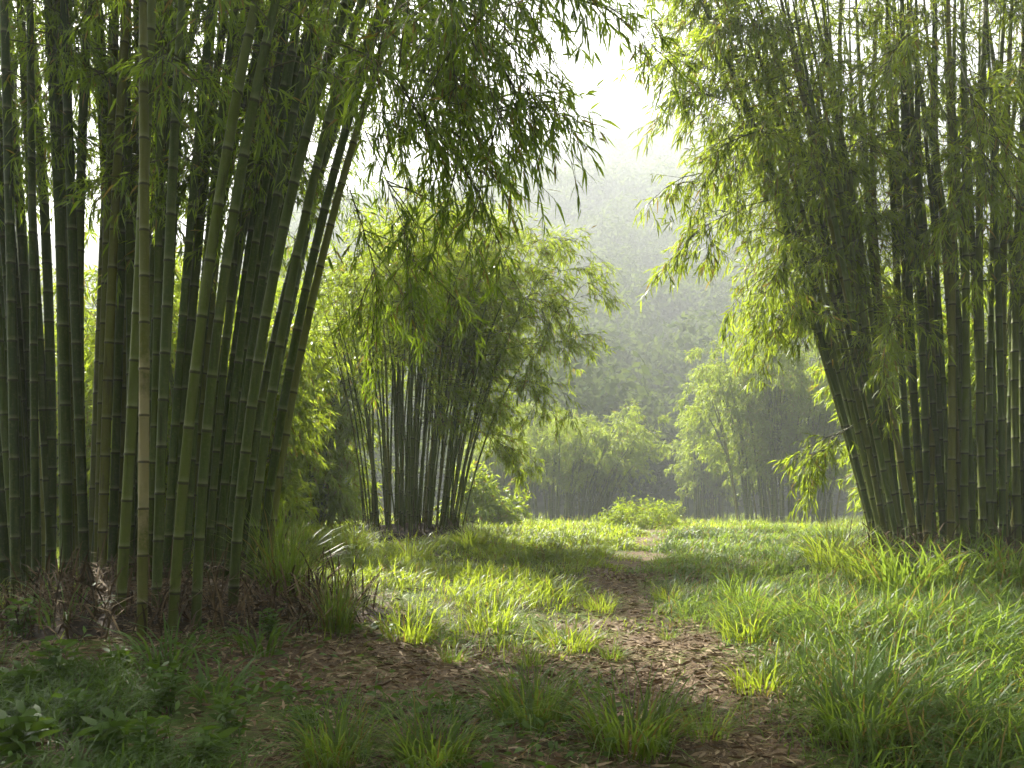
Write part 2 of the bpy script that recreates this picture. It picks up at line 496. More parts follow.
# ------------------------------------------------------------------ left clump
def left_clump():
    base = np.array([-3.0, 7.8, float(ground(-3.0, 7.8))])
    root = empty('bamboo_clump', base)
    tag(root, 'huge dark bamboo clump with thick leaning stems filling the left foreground', 'bamboo', 'bamboo clumps in the clearing')
    spec = [  # base px,py ; x at row 280 ; x at row 0 ; width px
        (16, 612, 11, 4, 11), (66, 592, 62, 57, 13), (86, 600, 74, 64, 11), (101, 602, 112, 127, 11), (119, 634, 139, 152, 12.5),
        (142, 644, 144.5, 143, 12.5), (156, 630, 168, 182, 12), (172, 642, 207, 256, 12.5), (196, 640, 224, 276, 12), (185, 604, 205, 236, 10),
        (165, 604, 186, 212, 10), (232, 626, 273, 346, 12.5), (246, 612, 292, 362, 11), (257, 604, 308, 386, 10.5), (264, 600, 317, 400, 9.5),
        (215, 602, 250, 302, 10), (225, 606, 262, 320, 10), (45, 572, 24, 8, 10), (53, 580, 36, 20, 10), (5, 590, -4, -14, 11),
        (36, 604, 33, 30, 9), (111, 592, 121, 128, 10), (130, 596, 130, 124, 10), (148, 600, 158, 160, 9), (205, 600, 232, 262, 9)]
    culms = []
    for (bx, by, mx, tx, w) in spec:
        d = 1230.0 / (by - HY) * 0.93
        p = screen_culm((bx, by), (mx, 280), (tx, 0), d, U(-0.3, 0.5), U(-420, -300), arch=(0.9 if bx > 150 else -0.3) * U(0.5, 1.3))
        culms.append((p, w / F * d * 0.43))
    for k in range(64):     # the crowd behind, in the shade
        bx = U(88, 252) if k % 3 else U(-60, 90); by = U(572, 598)
        d = 1230.0 / (by - HY) * 0.93
        sp = (bx - 110) / 150.0
        mx = bx + 10 + 42 * sp + rng.normal(0, 8); tx = mx + 10 + 68 * sp + rng.normal(0, 12)
        p = screen_culm((bx, by), (mx, 280), (tx, 0), d, U(-0.2, 0.9), U(-320, -220), arch=sp)
        culms.append((p, U(8.0, 11.0) / F * d * 0.5))
    add_culms(root, culms, pale=(5,), lit_culms=(1, 4, 6, 7, 8, 11, 12, 14, 17))  # chosen front stems take the lighter greens to look lit
    g = Geo()
    for k, (p, r) in enumerate(culms):
        S, D, L = branches(p, 0.56 if k < 25 else 0.46, 10 if k < 25 else 13, (0.6, 1.4), (-0.1, 0.6), out=(0.15, -0.1))
        foliage(g, S, D, L, 0.55, 12, 7, leaf=(0.08, 0.15))
        S, D, L = branches(p, 0.40, 3, (0.3, 0.8), (-0.1, 0.5))
        foliage(g, S, D, L, 0.6, 8, 6)
    g.build('crown', [M['leaf_deep'], M['twig']], root, False, base)
    bl = [((385, 30), (515, 140), 6.4, 6.0, .25), ((400, -10), (590, 5), 6.6, 6.2, .30), ((380, 70), (480, 205), 6.8, 6.6, .3),
          ((365, 130), (425, 310), 7.2, 7.4, .3), ((430, -40), (500, 90), 6.2, 5.8, .3), ((450, -60), (540, 40), 6.6, 6.4, .35),
          ((375, 60), (505, 120), 7.0, 6.8, .3), ((350, 190), (385, 320), 7.8, 8.4, .3), ((410, -60), (470, 60), 6.0, 5.4, .35),
          ((380, -90), (520, -30), 5.8, 5.2, .3), ((360, 110), (470, 150), 7.8, 8.2, .35), ((330, 40), (430, 130), 6.2, 5.6, .35)]
    for k in range(4):
        a = (U(325, 410), U(-60, 60)); b = (a[0] + U(30, 90), a[1] + U(70, 150)); d = U(6.3, 8.6)
        bl.append((a, b, d, d + U(-0.5, 0.5), .3))
    S, D, L, sg = bough_list(bl)
    for k in range(len(bl)):
        g = Geo()
        foliage(g, S[k:k + 1], D[k:k + 1], L[k:k + 1], sg[k], 22, 8, leaf=(0.08, 0.15), qmin=0.15)
        # side shoots along the bough
        q = U(0.2, 0.95, 7); z = np.array([0, 0, 1.0])
        P = S[k] + D[k] * (L[k] * q)[:, None] - z * (sg[k] * L[k] * q * q)[:, None]
        sd = norm(D[k] * 0.7 + rng.normal(0, 0.6, (7, 3)) - z * 0.05)
        foliage(g, P, sd, U(0.35, 0.85, 7), 0.5, 10, 8, leaf=(0.08, 0.15))
        g.build('leafy_bough', [M['leaf_deep'], M['twig']], root, False, base)
    mound(root, (-3.15, 7.9), 1.9, 1.3, 0.12)
    sheaths(root, (-3.1, 7.7), 1.7, 1.25, 1000)

# ------------------------------------------------------------------ right clump
def right_clump():
    base = np.array([5.6, 10.9, float(ground(5.6, 10.9))])
    root = empty('bamboo_clump', base)
    tag(root, 'tall bamboo clump of slender fanned stems on the right, pale foliage leaning left', 'bamboo', 'bamboo clumps in the clearing')
    spec = [(876, 548, 800, 692, 7), (880, 552, 809, 716, 7), (886, 556, 828, 766, 7.5), (892, 560, 847, 800, 8), (898, 566, 855, 823, 9),
            (905, 570, 874, 856, 9), (915, 568, 897, 887, 9.5), (925, 572, 909, 902, 9), (930, 575, 921, 916, 9), (945, 570, 936, 935, 9.5),
            (962, 578, 966, 962, 9.5), (985, 578, 979, 986, 10), (1005, 574, 1003, 1012, 10), (1020, 578, 1016, 1034, 10),
            (1040, 575, 1046, 1066, 10), (1060, 570, 1070, 1098, 10), (950, 580, 952, 948, 10), (1030, 586, 1030, 1040, 10)]
    culms = []
    for (bx, by, mx, tx, w) in spec:
        d = 1230.0 / (by - HY) * 0.97
        d = min(max(d, 10.1), 12.4)
        p = screen_culm((bx, by), (mx, 280), (tx, 0), d, U(-0.5, 0.7), U(-230, -120), arch=-0.6 * (bx < 900) + 0.2)
        culms.append((p, w / F * d * (0.33 if w < 9 else 0.38)))
    for k in range(14):     # the fan leaning left
        f = U(0, 1); bx = 878 + 34 * f + U(-4, 4); d = 10.9 + U(-0.4, 1.2)
        p = screen_culm((bx, U(548, 566)), (802 + 78 * f + U(-6, 6), 280), (688 + 170 * f + U(-14, 14), 0), d, U(-0.5, 0.9), U(-170, -40), arch=-0.5)
        culms.append((p, U(4.6, 6.5) / F * d * 0.5))
    for k in range(56):
        bx = U(884, 1100); by = U(548, 566)
        d = 11.2 + U(-0.3, 1.6)
        sp = (bx - 985) / 110.0
        mx = bx + 30 * sp - 6 + rng.normal(0, 12); tx = mx + 42 * sp - 4 + rng.normal(0, 16)
        p = screen_culm((bx, by), (mx, 280), (tx, 0), d, U(-0.3, 1.2), U(-180, -60), arch=0.5 * sp)
        culms.append((p, U(4.6, 6.8) / F * d * 0.5))
    add_culms(root, culms, mat='culm_lit')
    g = Geo()
    for k, (p, r) in enumerate(culms):
        lead = k < 6 or 18 <= k < 32
        S, D, L = branches(p, 0.34 if lead else 0.42, 20 if lead else 9, (0.45, 1.15) if lead else (0.6, 1.5), (0.0, 0.7), out=(-0.25, 0) if lead else (-0.1, -0.1))
        foliage(g, S, D, L, 0.5, 13 if lead else 9, 8, leaf=(0.09, 0.16))
    g.build('crown', [M['leaf_fresh'], M['twig']], root, False, base)
    bl = [((760, 150), (685, 190), 10.6, 10.2, .3), ((770, 200), (690, 242), 10.8, 10.4, .3), ((740, 110), (682, 90), 10.6, 10.3, .3),
          ((720, 80), (685, 52), 10.8, 10.8, .3), ((800, 240), (765, 298), 10.8, 10.5, .3), ((830, 280), (780, 325), 11.0, 11.4, .3),
          ((860, 420), (815, 465), 10.8, 10.9, .3), ((790, 130), (712, 155), 10.4, 9.8, .3), ((960, 60), (990, 210), 9.6, 8.8, .3),
          ((985, 150), (950, 230), 9.6, 8.9, .3), ((900, 300), (880, 380), 10.4, 9.8, .35), ((780, 40), (712, 20), 10.6, 10.4, .3),
          ((940, 20), (880, 90), 9.8, 9.2, .35)]
    S, D, L, sg = bough_list(bl)
    for k in range(len(bl)):
        g = Geo()
        foliage(g, S[k:k + 1], D[k:k + 1], L[k:k + 1], sg[k], 24, 9, leaf=(0.09, 0.17), qmin=0.15)
        q = U(0.2, 0.95, 6); z = np.array([0, 0, 1.0])
        P = S[k] + D[k] * (L[k] * q)[:, None] - z * (sg[k] * L[k] * q * q)[:, None]
        sd = norm(D[k] * 0.7 + rng.normal(0, 0.5, (6, 3)) - z * 0.15)
        foliage(g, P, sd, U(0.35, 0.8, 6), 0.5, 12, 9, leaf=(0.09, 0.17))
        g.build('leafy_bough', [M['leaf_fresh'], M['twig']], root, False, base)
    mound(root, (5.8, 11.0), 1.8, 1.2, 0.15)
    sheaths(root, (5.7, 10.8), 1.5, 1.0, 420)

# ------------------------------------------------------------------ other clumps
def free_clump(label, pxc, d, rx, ry, n, H, spread, leaf, leafmat='leaf_fresh', t0=0.35, per_culm=11, Lb=(0.5, 1.5), bias=(0, 0), r0=0.05,
               twigs=9, per=7, fine=False, z=None, out=None, boughs=None, sides=7, sag=0.5, up=(0.0, 0.7), low=0):
    x0 = (pxc - 512) / F * d
    base = np.array([x0, d, float(ground(x0, d))])
    root = empty('bamboo_clump', base)
    tag(root, label, 'bamboo', 'bamboo clumps in the clearing')
    culms = []; g = Geo()
    for k in range(n):
        a = U(0, 6.283); rr = math.sqrt(U(0, 1))
        bx, by = x0 + rx * rr * math.cos(a), d + ry * rr * math.sin(a)
        lean = (spread * (rr * math.cos(a) + rng.normal(0, 0.22)) + bias[0] * U(0.3, 1.2), spread * (rr * math.sin(a) + rng.normal(0, 0.22)) + bias[1])
        h = H * U(0.72, 1.05) * (1 - 0.18 * rr)
        b = np.array([bx, by, float(ground(bx, by)) - 0.03])
        p = free_culm(b, h, lean, U(0.35, 0.75), U(0.04, 0.2))
        culms.append((p, r0 * U(0.7, 1.1)))
        S, D, L = branches(p, t0 + U(-0.05, 0.1), per_culm, Lb, up, out=out)
        foliage(g, S, D, L, sag, twigs, per, leaf=leaf, fine=fine, stick=False, wid=0.15)
        if low and rr * math.cos(a) > -0.1:     # side shoots lower on the open side
            S2, D2, L2 = branches(p, 0.36, low, (0.4, 1.1), (0.1, 0.6), out=(1.6, 0.1), t1=0.62, shrink=0)
            foliage(g, S2, D2, L2, 0.45, 8, 7, leaf=leaf, fine=fine, stick=False, wid=0.15)
            S, D, L = np.concatenate([S, S2]), np.concatenate([D, D2]), np.concatenate([L, L2])
        add_sticks(g, S, S + D * (L * 0.6)[:, None] - np.array([0, 0, 1.0]) * (0.18 * L)[:, None], 0.008, 0.004, 1)
    add_culms(root, culms, 0.42, sides, mat='culm_lit')
    g.build('crown', [M[leafmat], M['twig']], root, False, base)
    if boughs:
        S, D, L, sg = bough_list(boughs)
        for k in range(len(boughs)):
            g = Geo()
            foliage(g, S[k:k + 1], D[k:k + 1], L[k:k + 1], sg[k], 22, 8, leaf=leaf, qmin=0.1)
            q = U(0.15, 0.95, 7); zz = np.array([0, 0, 1.0])
            P = S[k] + D[k] * (L[k] * q)[:, None] - zz * (sg[k] * L[k] * q * q)[:, None]
            sd = norm(D[k] * 0.7 + rng.normal(0, 0.5, (7, 3)) - zz * 0.1)
            foliage(g, P, sd, U(0.4, 1.0, 7), 0.5, 11, 8, leaf=leaf)
            g.build('leafy_bough', [M[leafmat], M['twig']], root, False, base)
    if d < 20:
        mound(root, base, rx * 1.4, ry * 1.4, 0.12)
        sheaths(root, base, rx * 1.2, ry * 1.2, 200)
    return root

left_clump()
right_clump()
CL = dict(leafmat='leaf_fresh')
free_clump('sunlit bamboo clump seen close behind the huge left stems, between their gaps', 185, 15.5, 1.2, 0.9, 44, 6.6, 1.6, (0.14, 0.24), **CL,
           t0=0.12, per_culm=17, Lb=(0.5, 1.3), twigs=10, per=7, r0=0.04, sides=7)
free_clump('leafy bamboo clump directly behind the tall right clump, seen between its stems', 985, 15.5, 1.7, 0.9, 44, 7.6, 1.5, (0.14, 0.24), **CL,
           t0=0.12, per_culm=18, Lb=(0.5, 1.4), twigs=10, per=7, r0=0.04, sides=7)
free_clump('fan shaped bamboo clump with many thin upright stems standing alone in mid clearing', 412, 16.6, 1.0, 0.8, 94, 8.1, 1.5,
           (0.10, 0.18), **CL, t0=0.58, per_culm=12, Lb=(0.35, 1.1), bias=(0.42, 0), r0=0.022, twigs=7, per=7, out=(0.3, 0.25), sides=8, sag=0.22, up=(0.25, 1.0), low=2,
           boughs=[((500, 330), (605, 290), 16.4, 16.2, .2), ((510, 290), (590, 265), 16.8, 17.0, .2), ((500, 350), (590, 345), 16.3, 16.0, .25),
                   ((500, 385), (565, 385), 16.6, 16.4, .25), ((480, 260), (570, 235), 16.8, 16.8, .2), ((480, 430), (512, 455), 16.8, 16.8, .25),
                   ((520, 300), (555, 232), 16.6, 16.9, .1), ((490, 300), (575, 310), 15.8, 15.2, .25), ((420, 260), (445, 205), 16.6, 16.8, .1)])
free_clump('round hazy bamboo clump behind the right edge of the mid clearing clump', 566, 46.0, 2.5, 1.8, 58, 8.0, 2.3, (0.15, 0.27), **CL,
           t0=0.42, per_culm=14, Lb=(0.7, 1.7), bias=(1.0, 0), twigs=13, per=8, r0=0.06, sides=6)
free_clump('narrow hazy bamboo clump left of the broad far clump, past the path end', 706, 50.0, 1.3, 1.1, 38, 9.0, 0.8, (0.15, 0.27), **CL,
           t0=0.30, per_culm=14, Lb=(0.6, 1.4), twigs=13, per=8, r0=0.06, sides=6)
free_clump('broad hazy bamboo clump beside the left edge of the tall right clump', 786, 38.0, 2.5, 1.6, 64, 11.6, 2.0, (0.14, 0.26), **CL,
           t0=0.26, per_culm=17, Lb=(0.7, 1.8), bias=(-0.3, 0), twigs=13, per=8, r0=0.055, sides=6)
free_clump('small shaded bamboo clump half hidden behind the mid clearing clump', 488, 48.0, 1.2, 1.2, 32, 6.8, 1.0, (0.15, 0.27), **CL,
           t0=0.35, per_culm=12, Lb=(0.6, 1.5), twigs=12, per=8, r0=0.06, sides=6)
free_clump('bright leafy bamboo clump seen between the huge left stems and the mid clearing clump', 282, 22.5, 1.4, 1.1, 46, 8.4, 2.0, (0.16, 0.28), **CL,
           t0=0.04, per_culm=22, Lb=(0.6, 1.6), twigs=10, per=7, r0=0.042, sides=6)
free_clump('sunlit bamboo clump seen through the stems at the far left edge', 50, 19.0, 1.6, 1.2, 44, 7.2, 1.9, (0.16, 0.28), **CL,
           t0=0.12, per_culm=18, Lb=(0.6, 1.5), twigs=10, per=7, r0=0.042, sides=6)

# ------------------------------------------------------------------ ground, path, hill
def ground_sheet():
    xs = np.concatenate([np.arange(-510, -30, 8.0), np.arange(-30, -7, 0.5), np.arange(-7, 9, 0.1), np.arange(9, 30, 0.5), np.arange(30, 511, 8.0)])
    ys = np.concatenate([np.arange(-20, 2, 1.0), np.arange(2, 24, 0.1), np.arange(24, 60, 0.5), np.arange(60, 500, 4.0)])
    X, Y = np.meshgrid(xs, ys); Z = ground(X, Y)
    nx, ny = len(xs), len(ys)
    V = np.stack([X, Y, Z], -1).reshape(-1, 3)
    r = np.arange(ny - 1)[:, None] * nx; c = np.arange(nx - 1)[None]
    Q = np.stack([r + c, r + c + 1, r + nx + c + 1, r + nx + c], -1).reshape(-1, 4)
    cy = V[Q[:, 0], 1]
    hill = cy >= 60
    for nm, sel, mt in (('ground', ~hill, 'ground'), ('hill', hill, 'hill')):
        used = np.unique(Q[sel]); mp = np.full(len(V), -1); mp[used] = np.arange(len(used))
        g = Geo(); g.add(V[used], mp[Q[sel]])
        tag(g.build(nm, [M[mt]], None, True), kind='structure')
    ce = V[Q].mean(1)
    pm = path_mask(ce[:, 0], ce[:, 1])
    sel = (pm > 0.35) & (ce[:, 1] > 2) & (ce[:, 1] < 24) & (ce[:, 0] > -6.9) & (ce[:, 0] < 8.9)
    used = np.unique(Q[sel]); mp = np.full(len(V), -1); mp[used] = np.arange(len(used))
    g = Geo(); g.add(V[used] + np.array([0, 0, 0.005]), mp[Q[sel]])
    tag(g.build('path', [M['path']], None, True), kind='structure')
ground_sheet()

# ------------------------------------------------------------------ grass
def in_view(x, y, m=1.12):
    return np.abs(x) < (512 / F * m) * y + 0.6

def scatter(n, y0, y1, x0=None, x1=None, power=0.5):
    y = (U(0, 1, n) * (y1 ** 2 - y0 ** 2) + y0 ** 2) ** 0.5
    x = U(-1, 1, n) * (512 / F * 1.1) * y
    return x, y

def clear_of_clumps(x, y):
    ok = np.hypot((x + 3.15) / 1.9, (y - 7.9) / 1.3) > 1
    ok &= np.hypot((x - 5.8) / 1.7, (y - 11.0) / 1.1) > 1
    ok &= np.hypot((x + 2.0) / 1.25, (y - 16.6) / 1.05) > 1
    return ok

def grass(name, label, n, y0, y1, side, mat, Lf, W, lean, dens):
    x, y = scatter(n, y0, y1)
    keep = clear_of_clumps(x, y)
    cx = np.interp(y, PATH[:, 0], PATH[:, 1])
    keep &= {0: np.ones(n, bool), -1: x < cx, 1: x >= cx}[side]
    keep &= U(0, 1, n) < dens(x, y)
    x, y = x[keep], y[keep]; k = len(x)
    P = np.stack([x, y, ground(x, y) - 0.01], 1)
    L = Lf(x, y) * U(0.55, 1.15, k)
    g = Geo()
    az = 2.5 * wav(x, y, 1.9, 9) + rng.normal(0, 1.3, k)
    add_blades(g, P, az, L, W(y) * U(0.6, 1.2, k), np.clip(rng.normal(lean, 0.3, k), 0.1, 1.5))
    o = g.build(name, [M[mat]])
    tag(o, label, 'grass', kind='stuff')
    return o

def tuss(x, y):      # 0..1 tussock pattern
    return np.clip(0.5 + 0.8 * wav(x, y, 2.6, 11) + 0.5 * wav(x, y, 5.2, 12), 0, 1)

def d_left(x, y):
    p = 1 - path_mask(x, y)
    return p ** 1.5 * (0.2 + 0.8 * tuss(x, y)) * smooth(6.6, 8.2, y + 0.5 * wav(x, y, 2.0, 4)) + 0.65 * (1 - p) * tuss(x, y) ** 2
def l_left(x, y):
    return (0.15 + (0.22 + 0.14 * (1 - smooth(9, 12, y))) * tuss(x, y)) * (0.45 + 0.55 * (1 - path_mask(x, y)))
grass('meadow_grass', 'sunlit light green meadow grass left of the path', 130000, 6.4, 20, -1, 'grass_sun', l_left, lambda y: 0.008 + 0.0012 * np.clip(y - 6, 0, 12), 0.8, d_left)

def d_right(x, y):
    p = 1 - path_mask(x, y)
    return p ** 1.5 * (0.3 + 0.7 * tuss(x, y)) + 0.65 * (1 - p) * tuss(x, y) ** 2
def l_right(x, y):
    big = smooth(1.6, 2.6, x) * (1 - smooth(8.0, 9.6, y))
    return (0.15 + 0.22 * tuss(x, y)) * (0.5 + 0.5 * (1 - path_mask(x, y))) + 0.30 * big
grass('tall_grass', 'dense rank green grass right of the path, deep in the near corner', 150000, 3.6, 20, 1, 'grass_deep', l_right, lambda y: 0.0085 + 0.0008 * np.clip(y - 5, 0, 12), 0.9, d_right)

def d_bank(x, y):
    return smooth(1.75, 2.6, x - 0.12 * (y - 5) + 0.25 * wav(x, y, 2.1, 51)) * (1 - smooth(7.4, 8.8, y)) * (0.45 + 0.55 * tuss(x, y))
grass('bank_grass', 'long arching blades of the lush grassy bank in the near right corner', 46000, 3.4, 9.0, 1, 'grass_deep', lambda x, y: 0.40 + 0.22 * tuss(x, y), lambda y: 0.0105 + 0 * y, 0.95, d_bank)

def d_far(x, y):
    return (1 - 0.8 * path_mask(x, y)) * np.ones_like(x)
grass('far_grass', 'low bright grass across the far end of the clearing', 80000, 20, 58, 0, 'grass_sun', lambda x, y: 0.16 + 0.14 * tuss(x, y) + smooth(24, 32, y) * 0.45 * np.clip(wav(x, y, 0.8, 41) + 0.4 * tuss(x, y) - 0.15, 0, 1), lambda y: 0.02 + 0.0009 * (y - 20), 0.55, d_far)

def d_front(x, y):
    p = 1 - path_mask(x, y)
    return (0.04 + 0.96 * p) * (0.05 + 0.95 * tuss(x, y) ** 2) * (1 - smooth(6.4, 7.4, y)) * (1 - 0.8 * smooth(-1.6, -0.7, x))
grass('shaded_grass', 'sparse shaded green grass in the near left corner', 30000, 3.6, 7.4, -1, 'weed', lambda x, y: 0.10 + 0.26 * tuss(x, y), lambda y: 0.010 + 0 * y, 0.95, d_front)

# fallen leaves
def litter():
    n = 170000
    x, y = scatter(n, 3.6, 13)
    pm = path_mask(x, y)
    bare = 1 - smooth(0.8, 1.2, np.hypot((x + 0.75) / 1.55, (y - 6.25) / 0.85))
    mo = top(x, y) > ground(x, y) + 0.005
    patch = smooth(0.35, 0.75, 0.5 + 0.6 * wav(x, y, 3.1, 21) + 0.3 * wav(x, y, 8.0, 22))
    fr = (1 - smooth(6.6, 7.6, y)) * (1 - smooth(1.4, 2.2, x)) * (0.35 + 0.4 * smooth(-1.8, -0.8, x))
    keep = U(0, 1, n) < 0.10 + fr + 0.85 * pm * np.maximum(np.maximum(0.35 + 0.6 * patch, bare), mo)
    x, y = x[keep], y[keep]; k = len(x)
    P = np.stack([x, y, top(x, y) + U(0.008, 0.03, k)], 1)
    az = U(0, 6.283, k)
    D = norm(np.stack([np.cos(az), np.sin(az), rng.normal(0, 0.18, k)], 1))
    L = 0.022 + 0.10 * U(0, 1, k) ** 2; g = Geo()
    add_leaves(g, P, D, L, L * U(0.10, 0.20, k), U(-0.1, 0.2, k))
    tag(g.build('leaf_litter', [M['litter']]), 'dry brown and tan fallen bamboo leaves over the soil', 'leaves', kind='stuff')
litter()

def ground_cover():
    n = 48000
    x, y = scatter(n, 3.6, 7.6)
    cx = np.interp(y, PATH[:, 0], PATH[:, 1])
    dn = (0.04 + 0.96 * (1 - path_mask(x, y))) * np.clip(0.45 + 0.9 * wav(x, y, 1.7, 31) + 0.4 * wav(x, y, 4.3, 32), 0, 1) * (1 - smooth(-0.6, 0.2, x - cx)) * (1 - 0.85 * smooth(-1.7, -0.7, x))
    keep = U(0, 1, n) < dn
    x, y = x[keep], y[keep]; k = len(x)
    P = np.stack([x, y, ground(x, y) + U(0.01, 0.13, k)], 1)
    az = U(0, 6.283, k)
    D = norm(np.stack([np.cos(az), np.sin(az), U(-0.1, 0.7, k)], 1))
    L = U(0.03, 0.10, k); g = Geo()
    add_leaves(g, P, D, L, L * U(0.25, 0.45, k), U(0.1, 0.6, k))
    tag(g.build('ground_cover', [M['weed']]), 'low creeping leafy ground cover in the near left shade', 'ground cover', kind='stuff')
ground_cover()

# ------------------------------------------------------------------ single tufts, weeds, shrubs
def tuft_mesh(n, r, L, W, lean, mat, stems=0):
    g = Geo()
    a = U(0, 6.283, n); rr = r * np.sqrt(U(0, 1, n))
    P = np.stack([rr * np.cos(a), rr * np.sin(a), np.full(n, -0.03)], 1)
    az = a + rng.normal(0, 0.6, n)
    add_blades(g, P, az, U(L[0], L[1], n), U(W[0], W[1], n), np.clip(rng.normal(lean, 0.25, n), 0.05, 1.4), 0, (0.0, 0.3, 0.55, 0.8))
    return g.mesh('grass_tuft', [M[mat]])

TUFTS = [tuft_mesh(260, 0.17, (0.25, 0.55), (0.006, 0.011), 0.7, 'grass_deep'), tuft_mesh(150, 0.20, (0.2, 0.5), (0.006, 0.012), 0.75, 'grass_sun'),
         tuft_mesh(170, 0.15, (0.55, 1.2), (0.007, 0.012), 0.42, 'grass_deep'), tuft_mesh(110, 0.12, (0.2, 0.42), (0.005, 0.010), 0.65, 'grass_deep'),
         tuft_mesh(34, 0.16, (0.35, 0.8), (0.014, 0.028), 0.85, 'weed'),
         tuft_mesh(230, 0.24, (0.5, 1.0), (0.010, 0.018), 0.7, 'grass_sun')]
def tuft(px, py, kind, s, label):
    p = gp(px, py)
    o = bpy.data.objects.new('grass_tuft', TUFTS[kind]); COL.objects.link(o)
    o.location = p; o.rotation_euler = (0, 0, U(0, 6.283)); o.scale = (s, s, s * U(0.9, 1.1))
    tag(o, label, 'grass tuft', 'grass tufts around the path')
tuft(532, 724, 0, 1.15, 'round green grass tuft at the near end of the bare litter patch')
tuft(632, 752, 0, 1.25, 'green grass tuft rising from the litter in the bottom centre')
tuft(706, 738, 3, 1.0, 'thin sparse grass tuft on the path beside the deep grass')
tuft(452, 664, 3, 0.8, 'small lit grass tuft on the far edge of the bare litter patch')
tuft(410, 640, 1, 1.1, 'bright grass tuft between the tall reed and the bare litter patch')
tuft(492, 628, 1, 1.3, 'wide sunlit grass tuft in the middle of the left meadow edge')
tuft(570, 650, 1, 1.1, 'bright arching grass tuft beside the left edge of the path')
tuft(338, 634, 2, 0.78, 'upright reed like grass tuft standing right of the huge clump')
tuft(284, 606, 2, 1.2, 'tallest dark based grass tuft touching the right foot of the huge clump')
tuft(745, 640, 1, 1.0, 'low grass tuft where the path widens on its right side')
tuft(742, 610, 0, 1.3, 'rounded green tuft on the grassy bank right of the path')
tuft(832, 570, 5, 1.1, 'tall glowing grass tuft left of the foot of the right clump')
tuft(866, 582, 5, 0.9, 'arching bright tuft leaning on the outermost right stems')
tuft(905, 596, 0, 2.0, 'green bladed tuft hanging over the root mound of the right clump')
tuft(958, 594, 0, 2.2, 'shaded drooping tuft below the middle of the right clump')
tuft(1012, 592, 0, 2.2, 'shaded drooping tuft below the right clump at the photo edge')
tuft(470, 550, 5, 0.9, 'leafy tall tuft at the right foot of the mid clearing clump')
tuft(352, 556, 5, 0.9, 'tall pale tuft at the left foot of the mid clearing clump')
tuft(410, 560, 1, 1.8, 'dark low tuft in front of the mid clearing clump')
tuft(62, 628, 4, 1.1, 'dark broad bladed tuft arching up before the leftmost stems')
tuft(165, 672, 4, 0.9, 'broad bladed tuft at the foot of the pale weathered culm')
tuft(335, 765, 0, 0.9, 'shaded green tuft at the bottom edge, left of centre')
tuft(430, 768, 0, 1.0, 'shaded green tuft at the bottom edge, right of its twin, below the litter patch')
tuft(215, 700, 4, 0.8, 'low broad bladed tuft at the left end of the litter patch')
tuft(262, 655, 4, 0.8, 'broad bladed tuft under the right foot of the huge clump')
tuft(612, 660, 3, 0.7, 'tiny tuft in the middle of the widest part of the path')
tuft(668, 640, 3, 0.6, 'tiny tuft alone on the path above the widest part')
tuft(600, 612, 1, 0.8, 'short sunlit tuft on the left path edge halfway to the shrub')
tuft(668, 600, 1, 0.8, 'short tuft on the right path edge halfway to the shrub')
tuft(760, 690, 1, 1.0, 'sprawling tuft spilling from the deep grass onto the path')
tuft(530, 668, 3, 0.8, 'small tuft on the litter behind the round green tuft')
tuft(862, 740, 0, 1.3, 'longest arching tuft in the deep grass of the near right')

def weed_mesh(n_st, h, leaf, per):
    g = Geo()
    for s in range(n_st):
        az = U(0, 6.283); l = U(0.05, 0.35)
        t = np.linspace(0, 1, 6)[:, None]; hh = h * U(0.6, 1.1)
        pts = np.array([U(-.06, .06), U(-.06, .06), -0.02]) + np.array([math.cos(az) * l, math.sin(az) * l, 0]) * hh * t ** 1.5 + np.array([0, 0, hh]) * t
        add_tube(g, pts, 0.005 * (1 - 0.6 * t[:, 0]), 4, 0)
        k = per; q = np.linspace(0.25, 1, k); idx = q * 5
        P = np.stack([np.interp(idx, np.arange(6), pts[:, i]) for i in range(3)], 1)
        a2 = np.arange(k) * 2.4 + U(0, 6)
        D = norm(np.stack([np.cos(a2), np.sin(a2), np.full(k, 0.35) + q * 0.3], 1))
        L = U(leaf[0], leaf[1], k)
        add_leaves(g, P, D, L, L * 0.26, U(0.2, 0.7, k))
    return g.mesh('leafy_weed', [M['weed']])
WEEDS = [weed_mesh(9, 0.34, (0.08, 0.16), 11), weed_mesh(6, 0.26, (0.12, 0.22), 10)]
def weed(px, py, kind, s, label):
    o = bpy.data.objects.new('leafy_weed', WEEDS[kind]); COL.objects.link(o)
    s *= 0.78; o.location = gp(px, py); o.rotation_euler = (0, 0, U(0, 6.283)); o.scale = (s, s, s)
    tag(o, label, 'weed', 'broad leaved weeds in the near left shade')
weed(25, 760, 1, 1.2, 'broad leaved weed in the bottom left corner')
weed(115, 762, 1, 1.1, 'pale broad leaved weed right of the corner weed')
weed(60, 690, 0, 1.3, 'bushy weed below the leftmost dark stems')
weed(165, 715, 0, 1.1, 'leafy weed in the shade below the pale weathered culm')
weed(230, 745, 0, 1.0, 'low weed between the pale weed and the bare litter patch')
weed(270, 640, 0, 0.9, 'small leafy weed on the root mound edge of the huge clump')
weed(75, 735, 0, 0.9, 'dense weed between the corner weed and the bushy one above it')
weed(150, 768, 0, 1.0, 'dense weed at the bottom edge right of the pale broad leaved weed')
weed(205, 768, 1, 0.9, 'spreading weed at the bottom edge near the low weed')
weed(120, 672, 1, 0.8, 'spreading weed in front of the foot of the pale weathered culm')
weed(22, 700, 1, 1.0, 'spreading weed at the left photo edge, above the corner weed')
weed(300, 735, 1, 0.7, 'small spreading weed at the left end of the litter, beside the bottom tufts')
weed(20, 640, 0, 1.2, 'dark weed in front of the leftmost stem')

